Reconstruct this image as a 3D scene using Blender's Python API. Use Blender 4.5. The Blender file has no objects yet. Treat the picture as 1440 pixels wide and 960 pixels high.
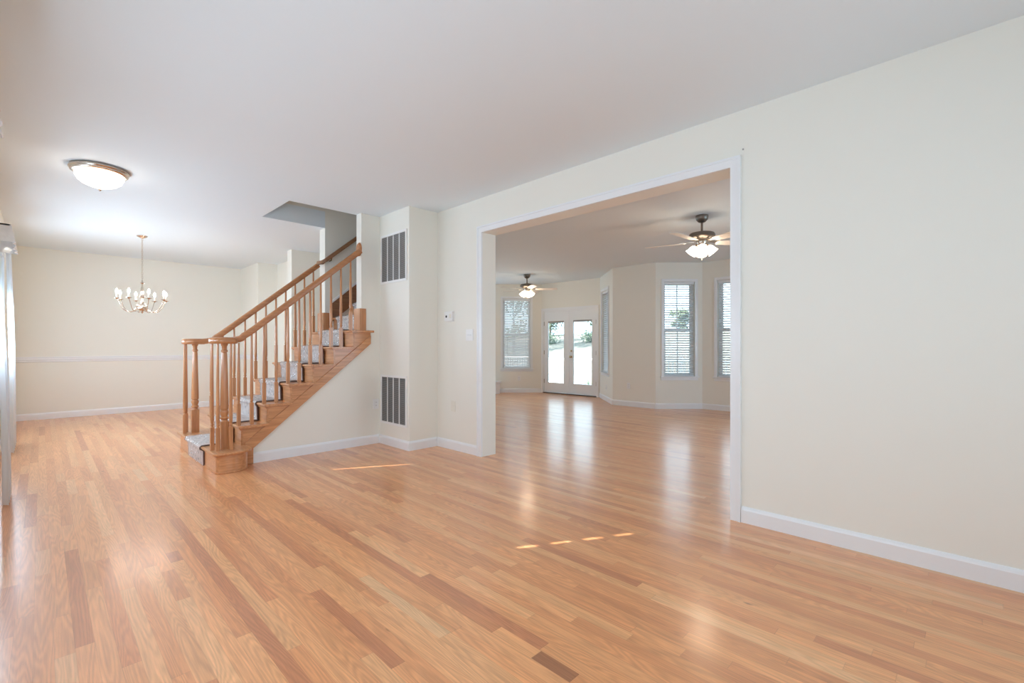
import bpy, bmesh, math, random
from mathutils import Vector, Matrix, noise
random.seed(7)
PI = math.pi
H = 2.743                      # ceiling height
SC = bpy.context.scene
COL = SC.collection

# ------------------------------------------------------------------ camera, world, sun, window light, exposure
cam_d = bpy.data.cameras.new('camera'); cam = bpy.data.objects.new('camera', cam_d); COL.objects.link(cam)
cam.location = (0, 0, 1.168); cam.rotation_euler = (PI/2, 0, math.radians(44.74-90))
cam_d.sensor_width = 36; cam_d.lens = 16.4; cam_d.shift_y = 7/1440; cam_d.clip_start = 0.05; cam_d.clip_end = 300
SC.camera = cam
SC.view_settings.view_transform = 'Standard'; SC.view_settings.look = 'None'
SC.view_settings.gamma = 1.0; SC.view_settings.use_curve_mapping = False
SC.view_settings.exposure = 0.09
SC.cycles.max_bounces = 12; SC.cycles.diffuse_bounces = 8; SC.cycles.glossy_bounces = 4
SC.cycles.transparent_max_bounces = 16; SC.cycles.caustics_reflective = False; SC.cycles.caustics_refractive = False
SC.cycles.sample_clamp_indirect = 6.0
SC.cycles.use_denoising = True

world = bpy.data.worlds.new('world'); SC.world = world; world.use_nodes = True
bg = world.node_tree.nodes['Background']
bg.inputs[0].default_value = (0.66, 0.84, 1.0, 1); bg.inputs[1].default_value = 3.6

sun_d = bpy.data.lights.new('sun', 'SUN'); sun = bpy.data.objects.new('sun', sun_d); COL.objects.link(sun)
sun_d.energy = 20; sun_d.angle = math.radians(0.4); sun_d.color = (1.0, 0.95, 0.88)
sun.rotation_euler = Vector((0.79, -0.44, -0.545)).to_track_quat('-Z', 'Y').to_euler()
sun.location = (-6, 6, 6)

def area(name, loc, aim, sx, sy, power, color, portal=False):
    d = bpy.data.lights.new(name, 'AREA'); d.shape = 'RECTANGLE'; d.size = sx; d.size_y = sy
    d.energy = power; d.color = color
    if portal: d.cycles.is_portal = True
    else: d.spread = math.radians(180)
    o = bpy.data.objects.new(name, d); COL.objects.link(o); o.location = loc
    o.rotation_euler = Vector(aim).to_track_quat('-Z', 'Z').to_euler()
    return o
SKYC = (0.63, 0.82, 1.0)
# daylight coming through the front windows of the living and dining room
area('added_fill_front', (-0.27, 0.95, 1.40), (1, 0, -0.05), 1.3, 1.6, 22, SKYC)  # added fill at an unseen front window beside the camera
area('daylight_living_window', (-0.29, 2.83, 1.36), (1, 0, -0.05), 0.60, 1.5, 20, SKYC)
area('daylight_stair_window', (-0.29, 5.33, 1.36), (1, 0, -0.05), 0.44, 1.5, 32, SKYC)
area('daylight_dining_window', (-0.29, 7.78, 1.36), (1, 0, -0.05), 0.60, 1.5, 100, SKYC)
area('added_fill_end', (1.5, -1.74, 1.45), (0, 1, 0), 1.8, 1.5, 18, SKYC)  # added fill; the end window behind the camera is made up
area('added_fill_family_south', (6.0, -1.72, 1.45), (0, 1, 0), 2.2, 1.5, 46, (0.46, 0.74, 1.0))  # added fill to brighten and cool the family room
area('added_fill_family_north', (6.4, 10.92, 1.45), (0, -1, 0), 2.2, 1.5, 46, (0.46, 0.74, 1.0))  # added fill from the north end, at a made-up window

# ------------------------------------------------------------------ helpers
def tag(o, label=None, cat=None, group=None, kind=None):
    if label: o['label'] = label
    if cat: o['category'] = cat
    if group: o['group'] = group
    if kind: o['kind'] = kind
    return o

class MB:
    def __init__(s): s.v = []; s.f = []
    def add(s, vs, fs, M=None):
        b = len(s.v)
        s.v += [tuple(M @ Vector(p)) if M is not None else tuple(p) for p in vs]
        s.f += [tuple(b+i for i in f) for f in fs]; return s
    def box(s, x0, x1, y0, y1, z0, z1, M=None):
        if x0 > x1: x0, x1 = x1, x0
        if y0 > y1: y0, y1 = y1, y0
        if z0 > z1: z0, z1 = z1, z0
        return s.add([(x0,y0,z0),(x1,y0,z0),(x1,y1,z0),(x0,y1,z0),(x0,y0,z1),(x1,y0,z1),(x1,y1,z1),(x0,y1,z1)],
                     [(0,3,2,1),(4,5,6,7),(0,1,5,4),(1,2,6,5),(2,3,7,6),(3,0,4,7)], M)
    def prism(s, poly, a, b, axis='z', M=None):
        # poly 2D counter-clockwise; axis z: (x,y); y: (x,z); x: (y,z)
        def P(p, t): return {'z':(p[0],p[1],t),'y':(p[0],t,p[1]),'x':(t,p[0],p[1])}[axis]
        n = len(poly); vs = [P(p,a) for p in poly]+[P(p,b) for p in poly]
        fs = [tuple(range(n))[::-1], tuple(range(n,2*n))]+[(i,(i+1)%n,n+(i+1)%n,n+i) for i in range(n)]
        return s.add(vs, fs, M)
    def lathe(s, prof, c=(0,0,0), n=20, M=None, cap=True):
        vs = []; fs = []; m = len(prof)
        for r, z in prof:
            for i in range(n):
                a = 2*PI*i/n; vs.append((c[0]+r*math.cos(a), c[1]+r*math.sin(a), c[2]+z))
        for j in range(m-1):
            for i in range(n):
                k = (i+1)%n; fs.append((j*n+i, j*n+k, (j+1)*n+k, (j+1)*n+i))
        if cap:
            fs.append(tuple(range(n))[::-1]); fs.append(tuple((m-1)*n+i for i in range(n)))
        return s.add(vs, fs, M)
    def sweep(s, path, prof, up=(0,0,1), closed=False, cap=True, scales=None):
        # prof: closed 2D loop (side, up)
        path = [Vector(p) for p in path]; n = len(prof); m = len(path); vs = []; fs = []
        for i, p in enumerate(path):
            t = (path[min(i+1,m-1)]-path[max(i-1,0)]).normalized()
            u = Vector(up); side = t.cross(u)
            if side.length < 1e-4: side = t.cross(Vector((1,0,0)))
            side.normalize(); uu = side.cross(t).normalized()
            k = scales[i] if scales else 1.0
            for a, b in prof: vs.append(tuple(p+side*a*k+uu*b*k))
        for j in range(m-1):
            for i in range(n):
                k = (i+1)%n; fs.append((j*n+i, j*n+k, (j+1)*n+k, (j+1)*n+i))
        if cap: fs.append(tuple(range(n))[::-1]); fs.append(tuple((m-1)*n+i for i in range(n)))
        return s.add(vs, fs)
    def tube(s, path, r, n=8, scales=None):
        return s.sweep(path, [(r*math.cos(2*PI*i/n), r*math.sin(2*PI*i/n)) for i in range(n)], scales=scales)
    def build(s, name, mat, parent=None, smooth=False, bevel=0.0, loc=None, angle=35):
        me = bpy.data.meshes.new(name); me.from_pydata(s.v, [], s.f); me.update()
        b = bmesh.new(); b.from_mesh(me); bmesh.ops.recalc_face_normals(b, faces=b.faces); b.to_mesh(me); b.free()
        if smooth:
            for p in me.polygons: p.use_smooth = True
            me.set_sharp_from_angle(angle=math.radians(angle))
        if mat: me.materials.append(mat)
        o = bpy.data.objects.new(name, me); COL.objects.link(o)
        if parent: o.parent = parent
        if loc: o.location = loc
        if bevel:
            m = o.modifiers.new('bevel', 'BEVEL'); m.width = bevel; m.segments = 2; m.limit_method = 'ANGLE'; m.angle_limit = math.radians(40)
        return o

def empty(name, loc=(0,0,0), rz=0.0, parent=None):
    o = bpy.data.objects.new(name, None); COL.objects.link(o); o.location = loc; o.rotation_euler = (0,0,rz)
    o.empty_display_size = 0.1
    if parent: o.parent = parent
    return o
def copy_tree(o, parent=None):
    c = o.copy(); COL.objects.link(c)
    if parent: c.parent = parent
    for ch in list(o.children): copy_tree(ch, c)
    return c
def struct(o): o['kind'] = 'structure'; return o

# ------------------------------------------------------------------ materials
def mat(name):
    m = bpy.data.materials.new(name); m.use_nodes = True
    nt = m.node_tree; return m, nt, nt.nodes['Principled BSDF']
def N(nt, kind, **kw):
    n = nt.nodes.new(kind)
    for k, v in kw.items(): setattr(n, k, v)
    return n
def simple(name, col, rough=0.5, metal=0.0, bump=0.0, bscale=200, spec=0.5, var=0.0, vscale=3.0):
    m, nt, b = mat(name)
    b.inputs['Base Color'].default_value = (*col, 1); b.inputs['Roughness'].default_value = rough
    b.inputs['Metallic'].default_value = metal; b.inputs['Specular IOR Level'].default_value = spec
    tc = N(nt, 'ShaderNodeTexCoord')
    if bump:
        no = N(nt, 'ShaderNodeTexNoise'); no.inputs['Scale'].default_value = bscale; no.inputs['Detail'].default_value = 3
        bu = N(nt, 'ShaderNodeBump'); bu.inputs['Strength'].default_value = bump; bu.inputs['Distance'].default_value = 0.002
        nt.links.new(tc.outputs['Object'], no.inputs['Vector']); nt.links.new(no.outputs['Fac'], bu.inputs['Height'])
        nt.links.new(bu.outputs['Normal'], b.inputs['Normal'])
    if var:
        no = N(nt, 'ShaderNodeTexNoise'); no.inputs['Scale'].default_value = vscale; no.inputs['Detail'].default_value = 4
        mx = N(nt, 'ShaderNodeMix', data_type='RGBA')
        mx.inputs['A'].default_value = (*[c*(1-var) for c in col], 1); mx.inputs['B'].default_value = (*[min(1,c*(1+var)) for c in col], 1)
        nt.links.new(tc.outputs['Object'], no.inputs['Vector']); nt.links.new(no.outputs['Fac'], mx.inputs['Factor'])
        nt.links.new(mx.outputs['Result'], b.inputs['Base Color'])
    return m
def emit(name, col, strength):
    m, nt, b = mat(name)
    b.inputs['Base Color'].default_value = (*[c*0.8 for c in col], 1)
    b.inputs['Emission Color'].default_value = (*col, 1); b.inputs['Emission Strength'].default_value = strength
    b.inputs['Roughness'].default_value = 0.3
    return m
def wood(name, c1, c2, axis='x', rough=0.32, scale=1.0, coat=0.35):
    m, nt, b = mat(name)
    tc = N(nt, 'ShaderNodeTexCoord'); mp = N(nt, 'ShaderNodeMapping')
    st = {'x': (2.0, 30, 30), 'y': (30, 2.0, 30), 'z': (30, 30, 2.0)}[axis]
    mp.inputs['Scale'].default_value = tuple(k*scale for k in st)
    no = N(nt, 'ShaderNodeTexNoise'); no.inputs['Scale'].default_value = 1.6; no.inputs['Detail'].default_value = 6; no.inputs['Distortion'].default_value = 0.6
    cr = N(nt, 'ShaderNodeValToRGB'); cr.color_ramp.elements[0].position = 0.32; cr.color_ramp.elements[1].position = 0.72
    cr.color_ramp.elements[0].color = (*c2, 1); cr.color_ramp.elements[1].color = (*c1, 1)
    oi = N(nt, 'ShaderNodeObjectInfo'); ad = N(nt, 'ShaderNodeVectorMath', operation='ADD')
    nt.links.new(tc.outputs['Object'], ad.inputs[0]); nt.links.new(oi.outputs['Random'], ad.inputs[1])
    nt.links.new(ad.outputs[0], mp.inputs['Vector'])
    nt.links.new(mp.outputs['Vector'], no.inputs['Vector']); nt.links.new(no.outputs['Fac'], cr.inputs['Fac'])
    nt.links.new(cr.outputs['Color'], b.inputs['Base Color'])
    b.inputs['Roughness'].default_value = rough; b.inputs['Coat Weight'].default_value = coat; b.inputs['Coat Roughness'].default_value = 0.15
    bu = N(nt, 'ShaderNodeBump'); bu.inputs['Strength'].default_value = 0.15; bu.inputs['Distance'].default_value = 0.001
    nt.links.new(no.outputs['Fac'], bu.inputs['Height']); nt.links.new(bu.outputs['Normal'], b.inputs['Normal'])
    return m

M_wall = simple('cream_wall_paint', (0.83, 0.815, 0.745), 0.55, bump=0.12, bscale=260, spec=0.35)
M_ceil = simple('flat_ceiling_paint', (0.77, 0.84, 0.88), 0.8, bump=0.15, bscale=180, spec=0.2)
M_trim = simple('white_semigloss_trim', (0.83, 0.845, 0.86), 0.28, spec=0.5)
M_white = simple('white_plastic', (0.84, 0.84, 0.83), 0.35)
M_almond = simple('painted_cover_plate', (0.80, 0.77, 0.68), 0.45)
M_dark = simple('dark_slot', (0.03, 0.03, 0.03), 0.6)
M_grille = simple('grey_louver_metal', (0.36, 0.345, 0.33), 0.6)
M_gvoid = simple('duct_filter_dark', (0.17, 0.165, 0.16), 0.9)
M_nickel = simple('brushed_nickel', (0.50, 0.43, 0.36), 0.28, 1.0)
M_nickelb = simple('satin_nickel_bright', (0.66, 0.58, 0.50), 0.22, 1.0)
M_pewter = simple('dark_pewter_metal', (0.20, 0.17, 0.145), 0.38, 0.85)
M_hinge = simple('brass_hinge_metal', (0.22, 0.17, 0.10), 0.4, 0.9)
M_brass = simple('door_knob_brass', (0.62, 0.50, 0.30), 0.25, 1.0)
M_fanblade = simple('bleached_fan_blade', (0.80, 0.74, 0.66), 0.4, var=0.06, vscale=8)
M_slat = simple('white_blind_slat', (0.80, 0.83, 0.86), 0.45)
M_cord = simple('blind_cord', (0.55, 0.57, 0.58), 0.8)
OAK1, OAK2 = (0.68, 0.335, 0.150), (0.47, 0.205, 0.082)
M_oakx = wood('red_oak_grain_x', OAK1, OAK2, 'x')
M_oaky = wood('red_oak_grain_y', OAK1, OAK2, 'y')
M_oakz = wood('red_oak_grain_z', (0.62, 0.295, 0.125), (0.44, 0.185, 0.072), 'z')
M_oakrail = wood('stained_oak_rail', (0.52, 0.225, 0.088), (0.37, 0.145, 0.052), 'x')
M_oakdark = wood('stained_oak_skirt', (0.33, 0.15, 0.065), (0.21, 0.09, 0.038), 'x')
M_bulb = emit('lit_candle_bulb', (1.0, 0.90, 0.79), 110)
M_candle = simple('ivory_candle_sleeve', (0.85, 0.80, 0.70), 0.5)
M_bowl = emit('lit_alabaster_bowl', (1.0, 0.90, 0.80), 9.0)
M_shade = emit('lit_frosted_shade', (1.0, 0.84, 0.66), 9.0)
M_threshold = simple('bronze_threshold', (0.10, 0.075, 0.06), 0.5, 0.3)

def mk_glass():
    m, nt, b = mat('window_glass')
    nt.nodes.remove(b); out = nt.nodes['Material Output']
    tr = N(nt, 'ShaderNodeBsdfTransparent'); tr.inputs[0].default_value = (0.95, 0.98, 0.97, 1)
    gl = N(nt, 'ShaderNodeBsdfGlossy'); gl.inputs['Roughness'].default_value = 0.03
    fr = N(nt, 'ShaderNodeFresnel'); fr.inputs[0].default_value = 1.45
    mx = N(nt, 'ShaderNodeMixShader'); nt.links.new(fr.outputs[0], mx.inputs[0])
    nt.links.new(tr.outputs[0], mx.inputs[1]); nt.links.new(gl.outputs[0], mx.inputs[2]); nt.links.new(mx.outputs[0], out.inputs[0])
    return m
M_glass = mk_glass()
def mk_sheer():
    m, nt, b = mat('sheer_white_voile')
    nt.nodes.remove(b); out = nt.nodes['Material Output']
    df = N(nt, 'ShaderNodeBsdfDiffuse'); df.inputs[0].default_value = (0.86, 0.88, 0.90, 1)
    tl = N(nt, 'ShaderNodeBsdfTranslucent'); tl.inputs[0].default_value = (0.86, 0.89, 0.92, 1)
    tr = N(nt, 'ShaderNodeBsdfTransparent')
    m1 = N(nt, 'ShaderNodeMixShader'); m1.inputs[0].default_value = 0.45
    m2 = N(nt, 'ShaderNodeMixShader'); m2.inputs[0].default_value = 0.12
    nt.links.new(df.outputs[0], m1.inputs[1]); nt.links.new(tl.outputs[0], m1.inputs[2])
    nt.links.new(m1.outputs[0], m2.inputs[1]); nt.links.new(tr.outputs[0], m2.inputs[2]); nt.links.new(m2.outputs[0], out.inputs[0])
    return m
M_sheer = mk_sheer()
M_lace = simple('crinkled_voile_valance', (0.74, 0.71, 0.68), 0.9, bump=0.8, bscale=60, var=0.12, vscale=30)
M_carpet = simple('grey_runner_carpet', (0.60, 0.53, 0.50), 0.95, bump=0.6, bscale=500, var=0.08, vscale=60)
M_bind = simple('dark_runner_binding', (0.16, 0.11, 0.095), 0.9)
def mk_film():
    m, nt, b = mat('crinkled_plastic_film')
    nt.nodes.remove(b); out = nt.nodes['Material Output']
    tr = N(nt, 'ShaderNodeBsdfTransparent')
    gl = N(nt, 'ShaderNodeBsdfGlossy'); gl.inputs['Roughness'].default_value = 0.10
    df = N(nt, 'ShaderNodeBsdfDiffuse'); df.inputs[0].default_value = (0.80, 0.79, 0.79, 1)
    tc = N(nt, 'ShaderNodeTexCoord'); vo = N(nt, 'ShaderNodeTexNoise'); vo.inputs['Scale'].default_value = 22; vo.inputs['Detail'].default_value = 5; vo.inputs['Distortion'].default_value = 1.6
    bu = N(nt, 'ShaderNodeBump'); bu.inputs['Strength'].default_value = 1.0; bu.inputs['Distance'].default_value = 0.03
    nt.links.new(tc.outputs['Object'], vo.inputs['Vector']); nt.links.new(vo.outputs['Fac'], bu.inputs['Height']); nt.links.new(bu.outputs['Normal'], gl.inputs['Normal'])
    cr = N(nt, 'ShaderNodeValToRGB'); cr.color_ramp.elements[0].position = 0.50; cr.color_ramp.elements[1].position = 0.66
    cr.color_ramp.elements[0].color = (0.14,)*3+(1,); cr.color_ramp.elements[1].color = (0.80,)*3+(1,)
    nt.links.new(vo.outputs['Fac'], cr.inputs['Fac'])
    mx = N(nt, 'ShaderNodeMixShader'); nt.links.new(cr.outputs['Color'], mx.inputs[0]); m0 = N(nt, 'ShaderNodeMixShader'); m0.inputs[0].default_value = 0.55
    nt.links.new(gl.outputs[0], m0.inputs[1]); nt.links.new(df.outputs[0], m0.inputs[2])
    nt.links.new(tr.outputs[0], mx.inputs[1]); nt.links.new(m0.outputs[0], mx.inputs[2]); nt.links.new(mx.outputs[0], out.inputs[0])
    return m
M_film = mk_film()

def mk_floor():
    m, nt, b = mat('red_oak_strip_floor')
    L = nt.links.new
    def attr(n): a = N(nt, 'ShaderNodeAttribute'); a.attribute_name = n; return a
    tone = attr('tone'); off = attr('shift'); edge = N(nt, 'ShaderNodeUVMap'); edge.uv_map = 'plank'
    geo = N(nt, 'ShaderNodeNewGeometry'); ad = N(nt, 'ShaderNodeVectorMath', operation='ADD')
    L(geo.outputs['Position'], ad.inputs[0]); L(off.outputs['Vector'], ad.inputs[1])
    cr = N(nt, 'ShaderNodeValToRGB'); e = cr.color_ramp.elements
    e[0].position = 0.0; e[0].color = (0.26, 0.115, 0.055, 1)
    e[1].position = 1.0; e[1].color = (0.87, 0.52, 0.27, 1)
    for p, c in ((0.12, (0.56, 0.215, 0.098)), (0.28, (0.68, 0.275, 0.115)), (0.55, (0.80, 0.355, 0.150)), (0.78, (0.84, 0.42, 0.19))):
        q = cr.color_ramp.elements.new(p); q.color = (*c, 1)
    L(tone.outputs['Fac'], cr.inputs['Fac'])
    # fine pores
    mp = N(nt, 'ShaderNodeMapping'); mp.inputs['Scale'].default_value = (55, 2.2, 1)
    L(ad.outputs[0], mp.inputs['Vector'])
    n1 = N(nt, 'ShaderNodeTexNoise'); n1.inputs['Scale'].default_value = 3.0; n1.inputs['Detail'].default_value = 6; n1.inputs['Roughness'].default_value = 0.65
    L(mp.outputs['Vector'], n1.inputs['Vector'])
    # cathedral grain: distorted contour lines of a soft noise
    mp2 = N(nt, 'ShaderNodeMapping'); mp2.inputs['Scale'].default_value = (10.0, 0.75, 1)
    L(ad.outputs[0], mp2.inputs['Vector'])
    n2 = N(nt, 'ShaderNodeTexNoise'); n2.inputs['Scale'].default_value = 1.0; n2.inputs['Detail'].default_value = 1.5; n2.inputs['Distortion'].default_value = 0.35
    L(mp2.outputs['Vector'], n2.inputs['Vector'])
    mu = N(nt, 'ShaderNodeMath', operation='MULTIPLY'); mu.inputs[1].default_value = 150
    L(n2.outputs['Fac'], mu.inputs[0]); si = N(nt, 'ShaderNodeMath', operation='SINE'); L(mu.outputs[0], si.inputs[0])
    mr = N(nt, 'ShaderNodeMapRange'); mr.inputs['From Min'].default_value = -1; mr.inputs['From Max'].default_value = 1
    mr.inputs['To Min'].default_value = 0.88; mr.inputs['To Max'].default_value = 1.04; L(si.outputs[0], mr.inputs['Value'])
    mr2 = N(nt, 'ShaderNodeMapRange'); mr2.inputs['From Min'].default_value = 0.3; mr2.inputs['From Max'].default_value = 0.7
    mr2.inputs['To Min'].default_value = 0.84; mr2.inputs['To Max'].default_value = 1.10; L(n1.outputs['Fac'], mr2.inputs['Value'])
    # broad colour drift in a board
    n3 = N(nt, 'ShaderNodeTexNoise'); n3.inputs['Scale'].default_value = 0.9; n3.inputs['Detail'].default_value = 2; L(mp2.outputs['Vector'], n3.inputs['Vector'])
    mr3 = N(nt, 'ShaderNodeMapRange'); mr3.inputs['From Min'].default_value = 0.3; mr3.inputs['From Max'].default_value = 0.7
    mr3.inputs['To Min'].default_value = 0.9; mr3.inputs['To Max'].default_value = 1.07; L(n3.outputs['Fac'], mr3.inputs['Value'])
    g = N(nt, 'ShaderNodeMath', operation='MULTIPLY'); L(mr.outputs[0], g.inputs[0]); L(mr2.outputs[0], g.inputs[1])
    g2 = N(nt, 'ShaderNodeMath', operation='MULTIPLY'); L(g.outputs[0], g2.inputs[0]); L(mr3.outputs[0], g2.inputs[1])
    # knots
    mp4 = N(nt, 'ShaderNodeMapping'); mp4.inputs['Scale'].default_value = (2.6, 1.5, 1); L(ad.outputs[0], mp4.inputs['Vector'])
    vo = N(nt, 'ShaderNodeTexVoronoi'); vo.inputs['Scale'].default_value = 1.0; L(mp4.outputs['Vector'], vo.inputs['Vector'])
    kr = N(nt, 'ShaderNodeMapRange'); kr.inputs['From Min'].default_value = 0.012; kr.inputs['From Max'].default_value = 0.04
    kr.inputs['To Min'].default_value = 0.42; kr.inputs['To Max'].default_value = 1.0; L(vo.outputs['Distance'], kr.inputs['Value'])
    g3 = N(nt, 'ShaderNodeMath', operation='MULTIPLY'); L(g2.outputs[0], g3.inputs[0]); L(kr.outputs[0], g3.inputs[1])
    # joints between boards: uv holds metres from the board's edges
    sx = N(nt, 'ShaderNodeSeparateXYZ'); L(edge.outputs['UV'], sx.inputs[0])
    def near(o_, w):
        r = N(nt, 'ShaderNodeMapRange'); r.inputs['From Min'].default_value = 0; r.inputs['From Max'].default_value = w
        r.inputs['To Min'].default_value = 0.72; r.inputs['To Max'].default_value = 1.0; L(o_, r.inputs['Value']); return r
    ex = near(sx.outputs['X'], 0.0016); ey = near(sx.outputs['Y'], 0.003)
    g4 = N(nt, 'ShaderNodeMath', operation='MULTIPLY'); L(ex.outputs[0], g4.inputs[0]); L(ey.outputs[0], g4.inputs[1])
    g5 = N(nt, 'ShaderNodeMath', operation='MULTIPLY'); L(g3.outputs[0], g5.inputs[0]); L(g4.outputs[0], g5.inputs[1])
    vm = N(nt, 'ShaderNodeVectorMath', operation='SCALE'); L(cr.outputs['Color'], vm.inputs[0]); L(g5.outputs[0], vm.inputs['Scale'])
    L(vm.outputs[0], b.inputs['Base Color'])
    b.inputs['Roughness'].default_value = 0.34; b.inputs['Specular IOR Level'].default_value = 0.4
    b.inputs['Coat Weight'].default_value = 0.65; b.inputs['Coat Roughness'].default_value = 0.19; b.inputs['Coat IOR'].default_value = 1.5
    bu = N(nt, 'ShaderNodeBump'); bu.inputs['Strength'].default_value = 0.12; bu.inputs['Distance'].default_value = 0.001
    L(g5.outputs[0], bu.inputs['Height']); L(bu.outputs['Normal'], b.inputs['Normal'])
    return m
M_floor = mk_floor()

# ------------------------------------------------------------------ floor: strips of oak laid along y
def build_floor():
    W = 0.0572
    # boards read off the photograph: (x, y0, y1, tone)
    special = SPECIAL
    vs = []; fs = []; tones = []; shifts = []; uvs = []
    def spans(x):
        if x < 8.13: return [(-1.95, 11.05)]
        r = []
        if x < 8.74: r.append((1.70+(x-8.10), 4.32-(x-8.10)))
        if x < 9.06: r.append((5.04+(x-8.05), 8.75-(x-8.05)))
        return r
    nrow = int((9.1+0.5)/W)
    for i in range(nrow):
        x0 = -0.48+i*W; x1 = x0+W; xm = (x0+x1)/2
        if xm > 9.06: break
        sp = [s for s in special if x0 <= s[0] < x1]
        for a, b in spans(xm):
            cuts = [a]; y = a-random.random()*1.1
            while y < b:
                y += random.choice((0.35, 0.6, 0.9, 1.2, 1.5, 1.9))*random.uniform(0.8, 1.2)
                if a+0.05 < y < b-0.05 and not any(s[1]-0.05 < y < s[2]+0.05 for s in sp): cuts.append(y)
            for s in sp:
                for e in (s[1], s[2]):
                    if a < e < b: cuts.append(e)
            cuts.append(b); cuts = sorted(cuts)
            for c0, c1 in zip(cuts, cuts[1:]):
                t = min(0.95, max(0.25, random.gauss(0.55, 0.13)))
                if random.random() < 0.035: t = random.uniform(0.14, 0.28)
                for s in sp:
                    if s[1]-1e-4 <= (c0+c1)/2 <= s[2]+1e-4: t = s[3]
                n = len(vs); vs += [(x0,c0,0),(x1,c0,0),(x1,c1,0),(x0,c1,0)]
                fs.append((n,n+1,n+2,n+3)); tones.append(t)
                shifts.append((random.uniform(-40,40), random.uniform(-40,40), random.uniform(-9,9)))
                w, l = W, c1-c0
                uvs.append((w, l))
    top = len(fs)
    # underside slab
    n = len(vs)
    z = -0.12
    vs += [(-0.48,-1.95,z),(8.06,-1.95,z),(8.06,11.05,z),(-0.48,11.05,z),(-0.48,-1.95,-0.001),(8.06,-1.95,-0.001),(8.06,11.05,-0.001),(-0.48,11.05,-0.001)]
    fs += [(n,n+3,n+2,n+1),(n,n+1,n+5,n+4),(n+1,n+2,n+6,n+5),(n+2,n+3,n+7,n+6),(n+3,n,n+4,n+7)]
    while len(tones) < len(fs): tones.append(0.5); shifts.append((0,0,0)); uvs.append(None)
    me = bpy.data.meshes.new('floor'); me.from_pydata(vs, [], fs); me.update()
    at = me.attributes.new('tone', 'FLOAT', 'FACE'); at.data.foreach_set('value', tones)
    av = me.attributes.new('shift', 'FLOAT_VECTOR', 'FACE'); av.data.foreach_set('vector', [c for s in shifts for c in s])
    uv = me.uv_layers.new(name='plank')
    for p in me.polygons:
        wl = uvs[p.index]
        pts = [(0,0),(wl[0],0),(wl[0],wl[1]),(0,wl[1])] if wl else [(1,1)]*4
        for li, q in zip(p.loop_indices, pts): uv.data[li].uv = q
    me.materials.append(M_floor)
    o = bpy.data.objects.new('floor', me); COL.objects.link(o); return struct(o)
# x, y0, y1, tone of the boards that stand out
SPECIAL = [(0.65,1.55,3.85,0.17),(1.04,2.47,4.10,0.24),(1.385,1.19,1.99,0.14),(1.33,1.40,1.95,0.24),(1.30,1.00,1.18,0.06),
    (0.115,2.47,3.68,0.22),(0.38,4.60,6.70,0.30),(0.532,3.08,3.24,0.12),(0.532,3.24,4.6,0.45),(1.155,1.52,2.20,0.90),(1.10,0.6,1.9,0.72),
    (2.50,0.14,1.00,0.28),(2.15,0.9,2.1,0.40),(0.74,0.5,2.3,0.62),(0.59,0.8,2.1,0.66),(0.47,1.0,2.6,0.80),(0.27,1.5,2.9,0.74),(0.21,2.2,3.4,0.30),(0.9,0.4,1.5,0.5),(1.72,1.0,2.0,0.42)]
build_floor()

# ------------------------------------------------------------------ walls
def frame(P, Q):
    a = math.atan2(Q[1]-P[1], Q[0]-P[0]); L = math.hypot(Q[0]-P[0], Q[1]-P[1])
    return a, L
def wall(name, P, Q, th=0.15, z0=0.0, z1=H, openings=(), e0=0.0, e1=0.0, m=None):
    """inner face on P-Q, outside to the left of P->Q; openings (s0,s1,za,zb)"""
    a, L = frame(P, Q); mb = MB(); s = -e0
    for s0, s1, za, zb in sorted(openings):
        mb.box(s, s0, 0, th, z0, z1)
        if za > z0: mb.box(s0, s1, 0, th, z0, za)
        if zb < z1: mb.box(s0, s1, 0, th, zb, z1)
        s = s1
    mb.box(s, L+e1, 0, th, z0, z1)
    o = mb.build(name, m or M_wall); o.location = (P[0], P[1], 0); o.rotation_euler = (0, 0, a)
    return struct(o)
def base_profile_mb(mb, s0, s1, h=0.105, t=0.016):
    # runs along local x, standing off the wall towards -y
    prof = [(0,0),(-t,0),(-t,h-0.022),(-t+0.004,h-0.012),(-t+0.010,h-0.003),(-0.003,h),(0,h)]
    n = len(prof)
    mb.add([(s0,p[0],p[1]) for p in prof]+[(s1,p[0],p[1]) for p in prof],
           [tuple(range(n)), tuple(range(2*n-1,n-1,-1))]+[(i,n+i,n+(i+1)%n,(i+1)%n) for i in range(n)])
def baseboard(name, P, Q, runs=None, e0=0.0, e1=0.0):
    a, L = frame(P, Q); mb = MB()
    for s0, s1 in (runs or [(0-e0, L+e1)]): base_profile_mb(mb, s0, s1)
    o = mb.build(name, M_trim); o.location = (P[0], P[1], 0); o.rotation_euler = (0,0,a); return struct(o)

# front (left) wall with two windows
LX = -0.33
W0o = (0.25, 1.65); W1o = (2.60, 3.30); W2o = (5.08, 5.75); W3o = (7.45, 8.12)  # W0o is an unseen window added to light the room
wall('wall_left', (LX,-1.8), (LX,10.62), 0.16, openings=[(w[0]+1.8, w[1]+1.8, 0.55, 2.22) for w in (W0o, W1o, W2o, W3o)], e0=0.16, e1=0.15)
wall('wall_near', (3.29,-1.8), (LX,-1.8), 0.15, e0=0.0, e1=0.0, openings=[(0.89, 2.69, 0.7, 2.2)])
wall('wall_back', (LX,10.62), (2.86,10.62), 0.15, e1=0.0)
# living room side wall with the wide cased opening to the family room
OPA, OPB, OPZ = 3.70, 1.17, 2.375
wall('wall_right', (3.29,5.14), (3.29,-1.8), 0.19, openings=[(5.14-OPA, 5.14-OPB, 0.0, OPZ)], e1=0.15)
# vent chase in the corner
struct(MB().box(2.90, 3.29, 4.495, 5.14, 0, H).build('wall_chase', M_wall))
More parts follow.
